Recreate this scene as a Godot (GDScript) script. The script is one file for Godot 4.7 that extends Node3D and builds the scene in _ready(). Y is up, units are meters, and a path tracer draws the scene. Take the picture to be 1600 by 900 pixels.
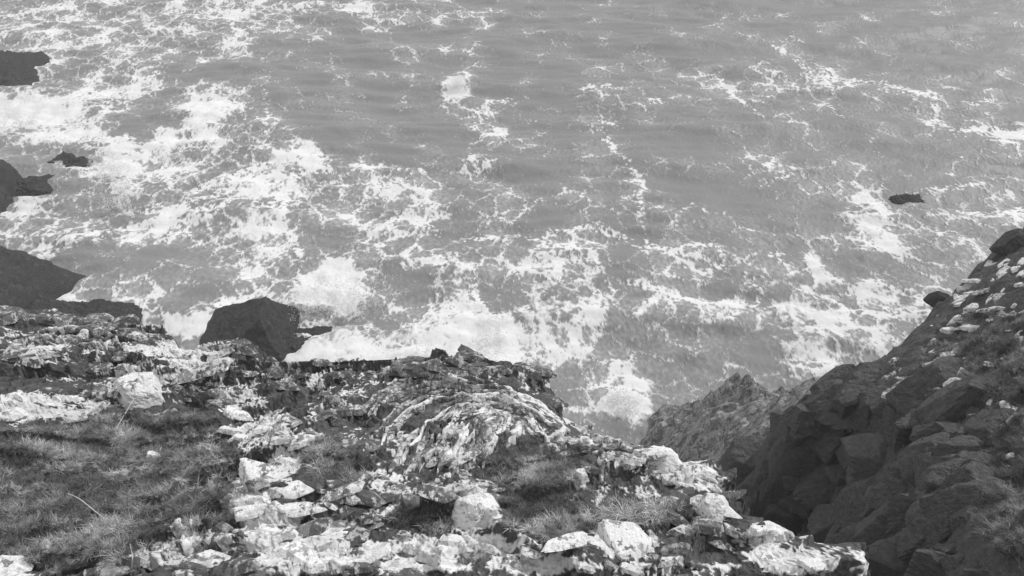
extends Node3D
# A rocky, lichen-covered cliff edge seen from above, with a foaming sea below. Sea level is y = 0, the eye is 22 m up.

const EYE := Vector3(0, 22, 0)
const PITCH := -40.0
const LENS := 1236.3            # focal length in pixels of the 1600 x 900 photograph (vertical fov 40)
const SEA_X0 := -46.0
const SEA_X1 := 46.0
const SEA_Z0 := -69.0
const SEA_Z1 := -13.0
const FOAM_W := 2048
const FOAM_H := 1248

var nz_big: FastNoiseLite
var nz_mid: FastNoiseLite
var nz_fine: FastNoiseLite
var nz_warp: FastNoiseLite
var nz_wave: FastNoiseLite
var ledge_edge: PackedVector2Array
var bluff_edge: PackedVector2Array
var used := {}
var M := {}
var foam_low: Image

# ------------------------------------------------------------------ helpers
func noise(seed_: int, freq: float, oct := 4, kind := FastNoiseLite.TYPE_SIMPLEX_SMOOTH) -> FastNoiseLite:
	var n := FastNoiseLite.new()
	n.seed = seed_
	n.noise_type = kind
	n.frequency = freq
	n.fractal_type = FastNoiseLite.FRACTAL_FBM
	n.fractal_octaves = oct
	return n

func numbered(called: String) -> String:
	if not used.has(called):
		used[called] = 0
		return called
	used[called] += 1
	return "%s_%03d" % [called, used[called]]

func put(mesh: Mesh, called: String, mat: Material, parent: Node = null) -> MeshInstance3D:
	var o := MeshInstance3D.new()
	o.mesh = mesh
	o.material_override = mat
	if parent == null:
		o.name = numbered(called)
		add_child(o)
	else:
		o.name = called
		parent.add_child(o, true)
	return o

func tag(o: Node, label: String, category := "", group := "", kind := "") -> void:
	if label != "":
		o.set_meta("label", label)
	if category != "":
		o.set_meta("category", category)
	if group != "":
		o.set_meta("group", group)
	if kind != "":
		o.set_meta("kind", kind)

func ray(px: float, py: float) -> Vector3:
	var a := deg_to_rad(PITCH)
	var f := Vector3(0, sin(a), -cos(a))
	var u := Vector3(0, cos(a), sin(a))
	return f + Vector3(1, 0, 0) * ((px - 800.0) / LENS) + u * ((450.0 - py) / LENS)

func on_height(px: float, py: float, y: float) -> Vector3:
	var d := ray(px, py)
	return EYE + d * ((y - EYE.y) / d.y)

func seen_at(p: Vector3) -> Vector2:
	var a := deg_to_rad(PITCH)
	var q := p - EYE
	var depth := q.y * sin(a) - q.z * cos(a)
	var up := q.y * cos(a) + q.z * sin(a)
	return Vector2(800.0 + q.x / depth * LENS, 450.0 - up / depth * LENS)

func side_of(line: PackedVector2Array, x: float, z: float) -> float:
	# signed distance to an open line: positive on its left when walking along it (x right, z down)
	var p := Vector2(x, z)
	var best := 1e9
	var s := 1.0
	for i in line.size() - 1:
		var a := line[i]
		var ab := line[i + 1] - a
		var ap := p - a
		var t := clampf(ap.dot(ab) / ab.length_squared(), 0.0, 1.0)
		var d := (ap - ab * t).length_squared()
		if d < best - 1e-9:
			best = d
			s = signf(ap.x * ab.y - ap.y * ab.x)
			if t >= 1.0 and i < line.size() - 2:
				var bc := line[i + 2] - line[i + 1]
				var m := (ab.normalized() + bc.normalized())
				var bp := p - line[i + 1]
				s = signf(bp.x * m.y - bp.y * m.x)
	return sqrt(best) * s

# ------------------------------------------------------------------ shapes of the land
func ledge_y(x: float, z: float) -> float:
	var y := 19.5 + 0.62 * z if z < 0.0 else 19.5 + 0.3 * z
	var d := side_of(ledge_edge, x, z) + nz_mid.get_noise_2d(x * 1.3 + 40.0, z * 1.3) * 0.34 + nz_fine.get_noise_2d(x * 0.8, z * 0.8) * 0.04
	var w := nz_warp.get_noise_2d(x, z)
	var q := nz_mid.get_noise_2d(x, z)
	y += w * 0.34 + q * 0.10
	var hx := (x + 0.25) / 1.05
	var hz := (z + 5.2) / 0.85
	y += 0.34 * exp(-hx * hx - hz * hz)      # the hump of folded beds
	# beds of rock that dip away from the eye: each ends in a small scarp that faces uphill
	var arch := -0.85 * absf(x - 0.15) * smoothstep(-2.6, -1.0, x) if x < 2.5 else 0.0
	var s := -z + arch * 0.9 + w * 0.75 + q * 0.22 + nz_big.get_noise_2d(x * 0.6, z * 0.6) * 0.5
	var k := s / 0.34
	var f := k - floorf(k)
	var cell := floorf(k)
	var amp := 0.5 + 0.5 * sin(cell * 12.9898 + nz_big.get_noise_2d(x * 0.9, cell * 7.0) * 5.0)
	y += (smoothstep(0.0, 0.10, f) - f) * 0.17 * amp
	var k2 := s / 0.105 + q * 0.8
	var f2 := k2 - floorf(k2)
	var amp2 := 0.5 + 0.5 * sin(floorf(k2) * 7.31 + w * 9.0)
	var inner := clampf(-d * 2.5, 0.1, 1.0)
	y += (smoothstep(0.0, 0.16, f2) - f2) * 0.07 * amp2 * inner
	y += nz_fine.get_noise_2d(x, z) * 0.05 * inner
	if d > -0.5:
		y -= maxf(0.0, d + 0.5) * maxf(0.0, d + 0.5) * 0.32
	if d > 0.0:
		y -= d * 5.0 + q * 0.5 * minf(d, 1.0)
	return maxf(y, -1.5)

func bluff_y(x: float, z: float) -> float:
	var w := nz_warp.get_noise_2d(x * 0.5 + 30.0, z * 0.5)
	var q := nz_mid.get_noise_2d(x * 0.5, z * 0.5 + 20.0)
	var fine := nz_fine.get_noise_2d(x * 0.5, z * 0.5)
	var y := 14.16 + 0.846 * z + 0.784 * x
	y = minf(y, 19.0) + w * 0.5 + q * 0.38
	var d := side_of(bluff_edge, x, z) + q * 0.5 + w * 0.35 + fine * 0.08
	if d > -1.2:
		y -= (d + 1.2) * (d + 1.2) * 0.22
	if d > 0.0:
		y -= d * (5.0 if z > -10.2 else 3.2)
	# ledges across the steep faces
	var k := (y + w * 1.2 + x * 0.25) / 0.8
	var f := k - floorf(k)
	y += (smoothstep(0.3, 0.7, f) - f) * 0.7 * smoothstep(-0.4, 0.2, d)
	return maxf(y + fine * 0.24, -1.5)

func foot_y(x: float, z: float) -> float:
	# the ridge that runs down from the headland to the water
	var w := nz_warp.get_noise_2d(x * 0.5 + 30.0, z * 0.5)
	var q := nz_mid.get_noise_2d(x * 0.5, z * 0.5 + 20.0)
	var a := Vector2(7.3, -12.2)
	var ab := Vector2(6.0, -18.6) - a
	var ap := Vector2(x, z) - a
	var t := clampf(ap.dot(ab) / ab.length_squared(), 0.0, 1.0)
	var r := (ap - ab * t).length()
	var y := lerpf(9.3, 1.2, t) - 0.95 * r - 0.12 * r * r + w * 1.1 + q * 0.55
	var k := (y * 0.8 + x * 0.7 + w * 2.0) / 0.7
	var f := k - floorf(k)
	y += (smoothstep(0.2, 0.6, f) - f) * 0.22 + nz_fine.get_noise_2d(x * 0.5, z * 0.5) * 0.09
	return maxf(y, -1.5)

func grid_mesh(xs: Callable, zs: PackedFloat32Array, nx: int, height: Callable, uv: Rect2, tilt := false) -> ArrayMesh:
	var nzr := zs.size()
	var v := PackedVector3Array()
	var t := PackedVector2Array()
	v.resize(nx * nzr)
	t.resize(nx * nzr)
	var at := 0
	for j in nzr:
		var z := zs[j]
		var span: Vector2 = xs.call(z)
		for i in nx:
			var x := lerpf(span.x, span.y, float(i) / (nx - 1))
			var y: float = height.call(x, z)
			v[at] = Vector3(x, y, z)
			# rock is laid out obliquely, so that neither treads nor scarps stretch the pattern
			var down := 0.9 * z - 0.43 * y if tilt else z
			t[at] = Vector2((x - uv.position.x) / uv.size.x, (down - uv.position.y) / uv.size.y)
			at += 1
	var ix := PackedInt32Array()
	ix.resize((nx - 1) * (nzr - 1) * 6)
	at = 0
	for j in nzr - 1:
		for i in nx - 1:
			var p := j * nx + i
			ix[at] = p
			ix[at + 1] = p + 1
			ix[at + 2] = p + nx
			ix[at + 3] = p + 1
			ix[at + 4] = p + nx + 1
			ix[at + 5] = p + nx
			at += 6
	return mesh_of(v, ix, t)

func mesh_of(v: PackedVector3Array, ix: PackedInt32Array, t := PackedVector2Array()) -> ArrayMesh:
	var arr := []
	arr.resize(Mesh.ARRAY_MAX)
	arr[Mesh.ARRAY_VERTEX] = v
	arr[Mesh.ARRAY_INDEX] = ix
	if t.size():
		arr[Mesh.ARRAY_TEX_UV] = t
	var st := SurfaceTool.new()
	st.create_from_arrays(arr)
	st.generate_normals()
	return st.commit()

# zs run from far (small z) to near, so that triangles face up

func rock_mesh(seed_: int, planes: Array, n: int, rough: float, soft := 0.0, facets := false) -> ArrayMesh:
	# a stone cut by planes [normal, distance], its faces roughened; unit size about 1
	var nn := noise(seed_, 0.9, 5)
	var v := PackedVector3Array()
	var ix := PackedInt32Array()
	var seen := {}
	for face in 6:
		for j in n + 1:
			for i in n + 1:
				var a := tan((float(i) / n - 0.5) * PI * 0.5)
				var b := tan((float(j) / n - 0.5) * PI * 0.5)
				var d: Vector3
				match face:
					0: d = Vector3(1, a, b)
					1: d = Vector3(-1, a, -b)
					2: d = Vector3(a, 1, -b)
					3: d = Vector3(a, -1, b)
					4: d = Vector3(a, b, 1)
					_: d = Vector3(-a, b, -1)
				d = d.normalized()
				var r := 4.0
				var sum := 0.0
				for pl in planes:
					var c: float = d.dot(pl[0])
					if c > 0.02:
						var q: float = pl[1] / c
						r = minf(r, q)
						sum += pow(q, -9.0)
				if soft > 0.0:
					r = lerpf(r, pow(sum, -1.0 / 9.0), soft)
				var p := d * r
				p += d * (nn.get_noise_3dv(p * 1.6) * rough + nn.get_noise_3dv(p * 5.0) * rough * 0.5 + nn.get_noise_3dv(Vector3(p.x * 3.0, p.y * 16.0, p.z * 3.0)) * rough * 0.3)
				v.append(p)
	for face in 6:
		var o := face * (n + 1) * (n + 1)
		for j in n:
			for i in n:
				var p := o + j * (n + 1) + i
				ix.append_array([p, p + n + 1, p + 1, p + 1, p + n + 1, p + n + 2])
	# weld the seams by position so that the shading runs across them
	var weld := PackedInt32Array()
	weld.resize(v.size())
	for k in v.size():
		var key := Vector3i((v[k] * 2000.0).round())
		if not seen.has(key):
			seen[key] = k
		weld[k] = seen[key]
	for k in ix.size():
		ix[k] = weld[ix[k]]
	if not facets:
		return mesh_of(v, ix)
	var arr := []
	arr.resize(Mesh.ARRAY_MAX)
	var fv := PackedVector3Array()
	var fn := PackedVector3Array()
	for k in range(0, ix.size(), 3):
		var a := v[ix[k]]
		var b := v[ix[k + 1]]
		var c := v[ix[k + 2]]
		var q := (c - a).cross(b - a).normalized()
		fv.append_array([a, b, c])
		fn.append_array([q, q, q])
	arr[Mesh.ARRAY_VERTEX] = fv
	arr[Mesh.ARRAY_NORMAL] = fn
	var m := ArrayMesh.new()
	m.add_surface_from_arrays(Mesh.PRIMITIVE_TRIANGLES, arr)
	return m

func stone_planes(rng: RandomNumberGenerator, flat: float, cuts: int) -> Array:
	var out := [[Vector3(0, 1, 0), flat], [Vector3(0, -1, 0), flat]]
	for k in 4:
		var a := k * PI / 2 + rng.randf_range(-0.3, 0.3)
		out.append([Vector3(cos(a), rng.randf_range(-0.15, 0.25), sin(a)).normalized(), rng.randf_range(0.75, 1.0)])
	for k in cuts:
		var a := rng.randf() * TAU
		out.append([Vector3(cos(a), rng.randf_range(0.1, 0.9), sin(a)).normalized(), rng.randf_range(0.55, 0.95) * lerpf(1.0, flat, 0.35)])
	return out

func rib_mesh(line: Array, from: float, to: float, rng: RandomNumberGenerator) -> ArrayMesh:
	var c := Curve2D.new()
	for k in line.size():
		var a := Vector2(line[maxi(k - 1, 0)][0], line[maxi(k - 1, 0)][1])
		var b := Vector2(line[mini(k + 1, line.size() - 1)][0], line[mini(k + 1, line.size() - 1)][1])
		c.add_point(Vector2(line[k][0], line[k][1]), (a - b) / 6.0, (b - a) / 6.0)
	var n := int(30 * (to - from)) + 8
	var pts := PackedVector3Array()
	for k in n:
		var p := c.sample_baked(c.get_baked_length() * lerpf(from, to, float(k) / (n - 1)))
		p += Vector2(nz_mid.get_noise_2d(p.x * 0.02, p.y * 0.02), nz_mid.get_noise_2d(p.x * 0.02 + 50.0, p.y * 0.02)) * 9.0
		var g := on_land(p.x, p.y, ledge_y, 2.5, 16.0)
		if side_of(ledge_edge, g.x, g.z) > -0.05 or g.y < 11.0:
			break
		pts.append(Vector3(g.x, ledge_y(g.x, g.z), g.z))
	if pts.size() < 6:
		return null
	n = pts.size()
	for turn in 2:      # an even run over small steps in the ground
		for k in range(1, n - 1):
			pts[k] = (pts[k - 1] + pts[k] * 2.0 + pts[k + 1]) / 4.0
	var wide := rng.randf_range(0.008, 0.034)
	var tall := rng.randf_range(0.012, 0.045)
	var v := PackedVector3Array()
	var ix := PackedInt32Array()
	for k in n:
		var dir := (pts[mini(k + 1, n - 1)] - pts[maxi(k - 1, 0)]).normalized()
		var u := dir.cross(Vector3.UP).normalized()
		var e := sin(PI * (k + 0.15) / (n - 0.7))
		var w := wide * sqrt(maxf(e, 0.05)) * (1.0 + 0.6 * nz_fine.get_noise_2d(pts[k].x * 3.0, pts[k].z * 3.0))
		var h := tall * sqrt(maxf(e, 0.05)) * (1.0 + 0.9 * nz_fine.get_noise_2d(pts[k].x * 2.0 + 9.0, pts[k].z * 2.0))
		for q in [[-1.3, -0.12], [-1.0, h * 0.7], [-0.2, h], [0.8, h * 0.75], [1.3, -0.12]]:
			v.append(pts[k] + u * (w * q[0]) + Vector3(0, q[1], 0) + Vector3(rng.randf_range(-1, 1), rng.randf_range(-1, 1), rng.randf_range(-1, 1)) * 0.008)
	for k in n - 1:
		for q in 4:
			var a := k * 5 + q
			ix.append_array([a, a + 1, a + 5, a + 1, a + 6, a + 5])
	for q in [1, 2, 3]:
		ix.append_array([0, q + 1, q, (n - 1) * 5, (n - 1) * 5 + q, (n - 1) * 5 + q + 1])
	return mesh_of(v, ix)

func on_land(px: float, py: float, height: Callable, from := 2.5, to := 40.0) -> Vector3:
	var d := ray(px, py)
	var t := from
	var step := 0.04
	while t < to:
		var p := EYE + d * t
		if p.y < height.call(p.x, p.z):
			return p
		t += step
	return EYE + d * to

# ------------------------------------------------------------------ computed textures
func grey(a: PackedByteArray, w: int, h: int, mips := true) -> ImageTexture:
	var im := Image.create_from_data(w, h, false, Image.FORMAT_L8, a)
	if mips:
		im.generate_mipmaps()
	return ImageTexture.create_from_image(im)

func tile_noise(seed_: int, freq: float, oct: int, size: int, kind := FastNoiseLite.TYPE_SIMPLEX_SMOOTH) -> PackedByteArray:
	var im := noise(seed_, freq, oct, kind).get_seamless_image(size, size, false, false, 0.12)
	im.convert(Image.FORMAT_L8)
	return im.get_data()

func srgb(v: float) -> int:
	return int(round(255.0 * Color(v, v, v).linear_to_srgb().r))

func lichen_material(seed_: int, cover: float, rock: float, pale: float, tiles: float, bump := 1.2) -> StandardMaterial3D:
	var n := 512
	var a := tile_noise(seed_, 0.010, 4, n)
	var b := tile_noise(seed_ + 1, 0.035, 4, n)
	var c := tile_noise(seed_ + 2, 0.11, 3, n)
	var out := PackedByteArray()
	var hgt := PackedByteArray()
	out.resize(n * n)
	hgt.resize(n * n)
	var lut := PackedInt32Array()
	for k in 1001:
		lut.append(srgb(k / 1000.0))
	for k in n * n:
		var x := a[k] / 255.0 - 0.5
		var y := b[k] / 255.0 - 0.5
		var f := c[k] / 255.0 - 0.5
		var m := smoothstep(0.46, 0.56, cover + x * 0.75 + y * 0.55 + f * 0.25)
		var base := rock * (1.0 + y * 0.9 + f * 0.7)
		var top := pale * (1.0 + f * 0.45 + y * 0.2)
		out[k] = lut[int(clampf(lerpf(base, top, m), 0.0, 1.0) * 1000)]
		hgt[k] = int(clampf(0.45 + m * 0.12 + y * 0.7 + f * 0.45, 0, 1) * 255)
	var m := StandardMaterial3D.new()
	m.albedo_texture = grey(out, n, n)
	m.roughness = 0.9
	m.metallic_specular = 0.3
	m.uv1_triplanar = true
	m.uv1_world_triplanar = true
	m.uv1_scale = Vector3.ONE * tiles
	var im := Image.create_from_data(n, n, false, Image.FORMAT_L8, hgt)
	im.bump_map_to_normal_map(bump * 4.0)
	im.generate_mipmaps()
	m.normal_enabled = true
	m.normal_texture = ImageTexture.create_from_image(im)
	return m

# a soft map laid out from blobs [x, y, half width, half height, amount] in the photograph's pixels
func blob_value(blobs: Array, p: Vector2, base: float) -> float:
	var v := base
	for b in blobs:
		var dx: float = (p.x - b[0]) / b[2]
		if dx > 2.0 or dx < -2.0:
			continue
		var dy: float = (p.y - b[1]) / b[3]
		var r := dx * dx + dy * dy
		if r < 4.0:
			var g := exp(-r * r * 0.7)
			v = v + (b[4] - v) * g if b[4] > v else v
	return v

func hole_value(blobs: Array, p: Vector2) -> float:
	var v := 0.0
	for b in blobs:
		var dx: float = (p.x - b[0]) / b[2]
		var dy: float = (p.y - b[1]) / b[3]
		var r := dx * dx + dy * dy
		if r < 4.0:
			v = maxf(v, b[4] * exp(-r * r * 0.7))
	return v

const FOAM := [
	[60, 20, 120, 40, .45], [230, 30, 150, 50, .48], [370, 30, 110, 40, .52], [640, 15, 80, 25, .42], [735, 25, 40, 20, .34], [545, 15, 70, 14, .5],
	[120, 90, 110, 60, .48], [200, 130, 100, 40, .45], [30, 180, 62, 28, 1.0], [110, 190, 90, 36, .74], [165, 165, 30, 40, .6],
	[350, 150, 50, 25, .6], [312, 190, 44, 38, .8], [270, 232, 40, 36, .64], [385, 250, 90, 60, .5], [185, 270, 45, 60, .75], [80, 225, 60, 22, .5],
	[60, 325, 50, 28, .6], [120, 372, 100, 22, .55], [330, 320, 150, 60, .5], [400, 360, 60, 80, .55], [470, 290, 80, 40, .58], [490, 245, 30, 14, .8],
	[600, 320, 90, 45, .45], [210, 475, 30, 36, .5], [285, 505, 60, 12, 1.0], [525, 456, 66, 44, 1.0], [120, 478, 40, 8, .8], [60, 432, 20, 30, .6], [90, 160, 40, 16, .7], [130, 272, 40, 10, .7], [470, 515, 50, 10, .9], [350, 480, 50, 8, .7], [690, 420, 50, 20, .62], [440, 455, 40, 40, .5],
	[600, 545, 80, 40, .74], [545, 540, 80, 34, .74], [700, 525, 80, 46, .74], [760, 550, 46, 56, .9], [680, 575, 120, 20, .8], [500, 555, 40, 22, .82],
	[860, 480, 50, 36, .68], [870, 430, 60, 24, .56], [925, 480, 30, 46, .6], [850, 535, 44, 46, .6], [920, 385, 60, 30, .45], [640, 500, 60, 20, .6],
	[755, 195, 26, 40, .45], [750, 270, 36, 46, .42], [700, 335, 70, 26, .34], [940, 165, 55, 36, .33], [716, 132, 24, 22, .85], [990, 310, 20, 46, .48],
	[1010, 470, 60, 24, .45], [1125, 482, 44, 20, .66], [1272, 412, 16, 26, .75], [1170, 425, 46, 40, .3], [1255, 495, 60, 46, .68], [1300, 555, 90, 46, .58],
	[1235, 530, 40, 70, .5], [1375, 470, 80, 34, .46], [1425, 490, 50, 22, .5], [1345, 520, 80, 46, .54], [1352, 340, 44, 46, .74], [1372, 378, 26, 22, .62],
	[1240, 270, 34, 16, .55], [1210, 110, 20, 14, .5], [1290, 130, 46, 26, .45], [1455, 172, 34, 16, .5], [1530, 202, 60, 14, .42], [1592, 215, 34, 14, .85],
	[1540, 290, 36, 22, .5], [1440, 420, 90, 40, .3], [1490, 345, 60, 30, .28], [978, 630, 36, 36, 1.0], [920, 560, 50, 46, .36], [1010, 560, 50, 40, .28],
	[1350, 290, 60, 14, .4], [1115, 420, 20, 24, .42], [430, 400, 70, 60, .42], [560, 280, 90, 30, .42], [820, 370, 80, 14, .36], [1060, 530, 40, 26, .3],
	[1070, 590, 30, 16, .3], [1420, 328, 60, 16, .46], [1440, 305, 40, 10, .42], [640, 370, 120, 40, .36], [760, 320, 60, 40, .36], [560, 400, 60, 40, .4], [700, 470, 60, 40, .5], [790, 430, 60, 30, .36], [1180, 400, 120, 40, .34], [1020, 400, 60, 40, .36], [1450, 380, 90, 40, .36], [1540, 350, 60, 40, .38], [1420, 150, 60, 14, .36], [1230, 150, 80, 50, .28], [1130, 150, 60, 40, .3], [950, 560, 90, 50, .36], [1080, 500, 80, 40, .36], [880, 560, 40, 40, .42], [280, 60, 110, 30, .42], [300, 370, 60, 20, .5], [1180, 590, 30, 12, .3], [1400, 540, 40, 14, .5]]
const CALM := [
	[300, 110, 60, 22, 1], [220, 185, 40, 26, .9], [520, 140, 110, 80, .8], [120, 35, 50, 10, .7], [280, 425, 80, 44, .95], [140, 305, 40, 34, .6], [620, 470, 42, 30, .9], [640, 440, 34, 22, .7],
	[840, 130, 70, 60, .9], [860, 280, 80, 40, .8], [1080, 240, 80, 70, .9], [1130, 320, 110, 50, .9], [1450, 60, 160, 40, .8], [1460, 250, 70, 40, .7], [905, 485, 12, 34, .9], [1050, 410, 60, 16, .4],
	[1160, 545, 56, 50, .85], [880, 350, 50, 18, .7], [840, 400, 50, 12, .6], [1380, 400, 40, 16, .7], [590, 200, 90, 40, .9], [240, 490, 26, 20, .6], [580, 530, 14, 14, .6], [1300, 60, 60, 20, .5]]
const FOAM_LINES := [
	[5, 1210, 70, 1235, 90, 1255, 106, 1300, 125, 1370, 131, 1420, 145, 1455, 156, 1465, 185], [7, 1490, 208, 1520, 200, 1570, 207, 1600, 222, 1640, 236], [4, 1500, 166, 1555, 155],
	[4, 1120, 120, 1150, 150, 1180, 176, 1195, 192], [5, 945, 215, 965, 240, 985, 264, 1005, 290, 999, 340, 1010, 380, 1060, 410, 1110, 432], [4, 900, 152, 920, 136, 980, 141], [3, 880, 195, 950, 201],
	[3, 800, 181, 835, 188], [5, 410, 140, 420, 180, 412, 215], [5, 700, 372, 800, 369, 835, 379, 890, 362, 940, 361, 1000, 386, 1090, 406], [6, 960, 440, 1040, 460, 1100, 480, 1140, 486],
	[5, 60, 396, 130, 375, 200, 356, 260, 350, 330, 345], [5, 60, 411, 120, 392, 160, 385], [6, 230, 482, 262, 500, 300, 506, 350, 477, 420, 456], [6, 740, 455, 748, 485, 765, 508, 790, 500, 825, 488],
	[6, 1290, 460, 1340, 490, 1400, 498, 1460, 496], [7, 1350, 440, 1420, 458, 1462, 488], [6, 1115, 480, 1135, 470, 1152, 486, 1145, 505], [5, 320, 172, 372, 160, 385, 190], [5, 130, 152, 170, 140, 240, 120, 272, 100],
	[5, 0, 30, 60, 15, 120, 14], [3, 1350, 205, 1385, 246], [4, 545, 256, 600, 258, 665, 265], [3, 1490, 270, 1500, 286, 1506, 300], [5, 360, 75, 382, 46], [5, 440, 3, 490, 18], [4, 0, 60, 50, 38, 110, 30],
	[4, 740, 175, 760, 160, 800, 150], [5, 735, 240, 745, 265, 780, 250], [4, 690, 365, 640, 330, 600, 345, 560, 385], [5, 800, 345, 830, 320, 850, 312], [4, 1165, 285, 1200, 255, 1225, 240], [4, 1170, 260, 1195, 290, 1240, 275],
	[4, 1500, 330, 1560, 340, 1600, 318], [4, 1290, 165, 1310, 185, 1320, 195], [3, 1390, 135, 1370, 150], [4, 960, 170, 950, 190, 975, 200], [3, 1000, 140, 1015, 165, 1035, 165], [5, 205, 215, 160, 220, 130, 235],
	[5, 300, 300, 350, 280, 420, 260], [5, 240, 350, 300, 320, 360, 300], [5, 420, 330, 470, 270, 520, 262], [5, 470, 400, 440, 350, 445, 310], [5, 620, 420, 660, 408, 690, 415], [5, 800, 440, 850, 405, 900, 402],
	[5, 920, 400, 945, 440, 960, 470], [5, 1100, 430, 1130, 410, 1118, 390, 1085, 385], [5, 1200, 395, 1235, 398], [6, 1265, 400, 1278, 430, 1310, 440], [5, 1160, 430, 1190, 460, 1170, 490], [5, 1050, 350, 1090, 320, 1100, 335],
	[4, 40, 345, 30, 320, 45, 300], [5, 225, 330, 300, 335, 350, 330], [4, 1310, 75, 1345, 72], [3, 1230, 55, 1260, 66], [4, 1420, 300, 1500, 290, 1540, 283], [5, 1350, 300, 1380, 320, 1398, 360]]

func sea_textures() -> Array:
	var w := FOAM_W
	var h := FOAM_H
	# slow part at an eighth of the size, then enlarged
	var lw := w / 8
	var lh := h / 8
	var low := PackedByteArray()
	low.resize(lw * lh)
	var at := 0
	for j in lh:
		var z := lerpf(SEA_Z0, SEA_Z1, (j + 0.5) / lh)
		for i in lw:
			var p := seen_at(Vector3(lerpf(SEA_X0, SEA_X1, (i + 0.5) / lw), 0, z))
			p += Vector2(nz_wave.get_noise_2d(i * 1.3, j * 1.3), nz_wave.get_noise_2d(i * 1.3 + 900.0, j * 1.3)) * 26.0
			var base := lerpf(0.19, 0.15, clampf((p.x - 300.0) / 800.0, 0, 1)) * clampf(p.y / 260.0 + 0.55, 0.55, 1.0) + clampf((p.y - 260.0) / 300.0, 0, 1) * 0.07
			if p.x < -40 or p.x > 1640 or p.y < -40:
				base = 0.3
			var v := blob_value(FOAM, p, base)
			v *= 1.0 - 0.62 * hole_value(CALM, p)
			low[at] = int(clampf(v, 0, 1) * 255)
			at += 1
	var im := Image.create_from_data(lw, lh, false, Image.FORMAT_L8, low)
	foam_low = im.duplicate()
	im.resize(w, h, Image.INTERPOLATE_CUBIC)
	var dens := im.get_data()
	# drawn-out lines of foam
	var lines := PackedByteArray()
	lines.resize(w * h)
	var per := w / (SEA_X1 - SEA_X0)
	for l in FOAM_LINES:
		var wide: float = l[0]
		for k in range(1, l.size() - 3, 2):
			var a := Vector2(l[k], l[k + 1])
			var b := Vector2(l[k + 2], l[k + 3])
			var steps := int(a.distance_to(b) / 1.2) + 1
			for s in steps:
				var p := a.lerp(b, float(s) / steps)
				p += Vector2(nz_wave.get_noise_2d(p.x * 2.2, p.y * 2.2), nz_wave.get_noise_2d(p.x * 2.2 + 500.0, p.y * 2.2)) * 9.0
				var g := on_height(p.x, p.y, 0)
				var thick := (0.55 + nz_wave.get_noise_2d(p.x * 4.0, p.y * 4.0 + 300.0)) * wide / 1236.0 * (g - EYE).length() * per * 0.9
				if thick < 0.4:
					continue
				var cx := (g.x - SEA_X0) * per
				var cy := (g.z - SEA_Z0) * per
				var r := int(ceil(thick * 1.6))
				for dy in range(-r, r + 1):
					for dx in range(-r, r + 1):
						var qx := int(cx) + dx
						var qy := int(cy) + dy
						if qx < 0 or qy < 0 or qx >= w or qy >= h:
							continue
						var e := Vector2(qx - cx, qy - cy).length() / thick
						var val := int(255.0 * clampf(1.6 - e, 0.0, 1.0) * 0.8)
						if val > lines[qy * w + qx]:
							lines[qy * w + qx] = val
	# foam webs at three sizes
	var webs := []
	for q in [[6, 0.033, 22.0]]:
		var n := FastNoiseLite.new()
		n.seed = q[0]
		n.noise_type = FastNoiseLite.TYPE_CELLULAR
		n.cellular_distance_function = FastNoiseLite.DISTANCE_EUCLIDEAN
		n.cellular_return_type = FastNoiseLite.RETURN_DISTANCE2_SUB
		n.cellular_jitter = 1.0
		n.frequency = q[1]
		n.fractal_type = FastNoiseLite.FRACTAL_NONE
		n.domain_warp_enabled = true
		n.domain_warp_amplitude = q[2]
		n.domain_warp_frequency = q[1] * 1.3
		n.domain_warp_fractal_octaves = 4
		n.domain_warp_fractal_gain = 0.6
		var wi := n.get_image(w, h, false, false, true)
		wi.convert(Image.FORMAT_L8)
		webs.append(wi.get_data())
	for q in [[5, 0.013, 5, 34.0], [7, 0.034, 4, 16.0]]:      # drawn-out wisps
		var n := FastNoiseLite.new()
		n.seed = q[0]
		n.noise_type = FastNoiseLite.TYPE_SIMPLEX
		n.frequency = q[1]
		n.fractal_type = FastNoiseLite.FRACTAL_RIDGED
		n.fractal_octaves = q[2]
		n.fractal_gain = 0.55
		n.domain_warp_enabled = true
		n.domain_warp_amplitude = q[3]
		n.domain_warp_frequency = q[1] * 0.9
		n.domain_warp_fractal_octaves = 3
		var ri := n.get_image(w, h, false, false, true)
		ri.convert(Image.FORMAT_L8)
		webs.append(ri.get_data())
	var wi := noise(77, 0.012, 5).get_image(w, h, false, false, true)
	wi.convert(Image.FORMAT_L8)
	var cloud := wi.get_data()
	wi = noise(78, 0.16, 3).get_image(w, h, false, false, true)
	wi.convert(Image.FORMAT_L8)
	var grain := wi.get_data()
	wi = noise(79, 0.03, 4).get_image(w, h, false, false, true)
	wi.convert(Image.FORMAT_L8)
	var ripple := wi.get_data()
	var w2: PackedByteArray = webs[0]
	var w1: PackedByteArray = webs[1]
	var w3: PackedByteArray = webs[2]
	var tone := PackedInt32Array()
	for k in 1001:
		var f := k / 1000.0
		tone.append(srgb(lerpf(0.245, 0.84, f)))
	var col := PackedByteArray()
	var rough := PackedByteArray()
	var hgt := PackedByteArray()
	col.resize(w * h)
	rough.resize(w * h)
	hgt.resize(w * h)
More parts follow.
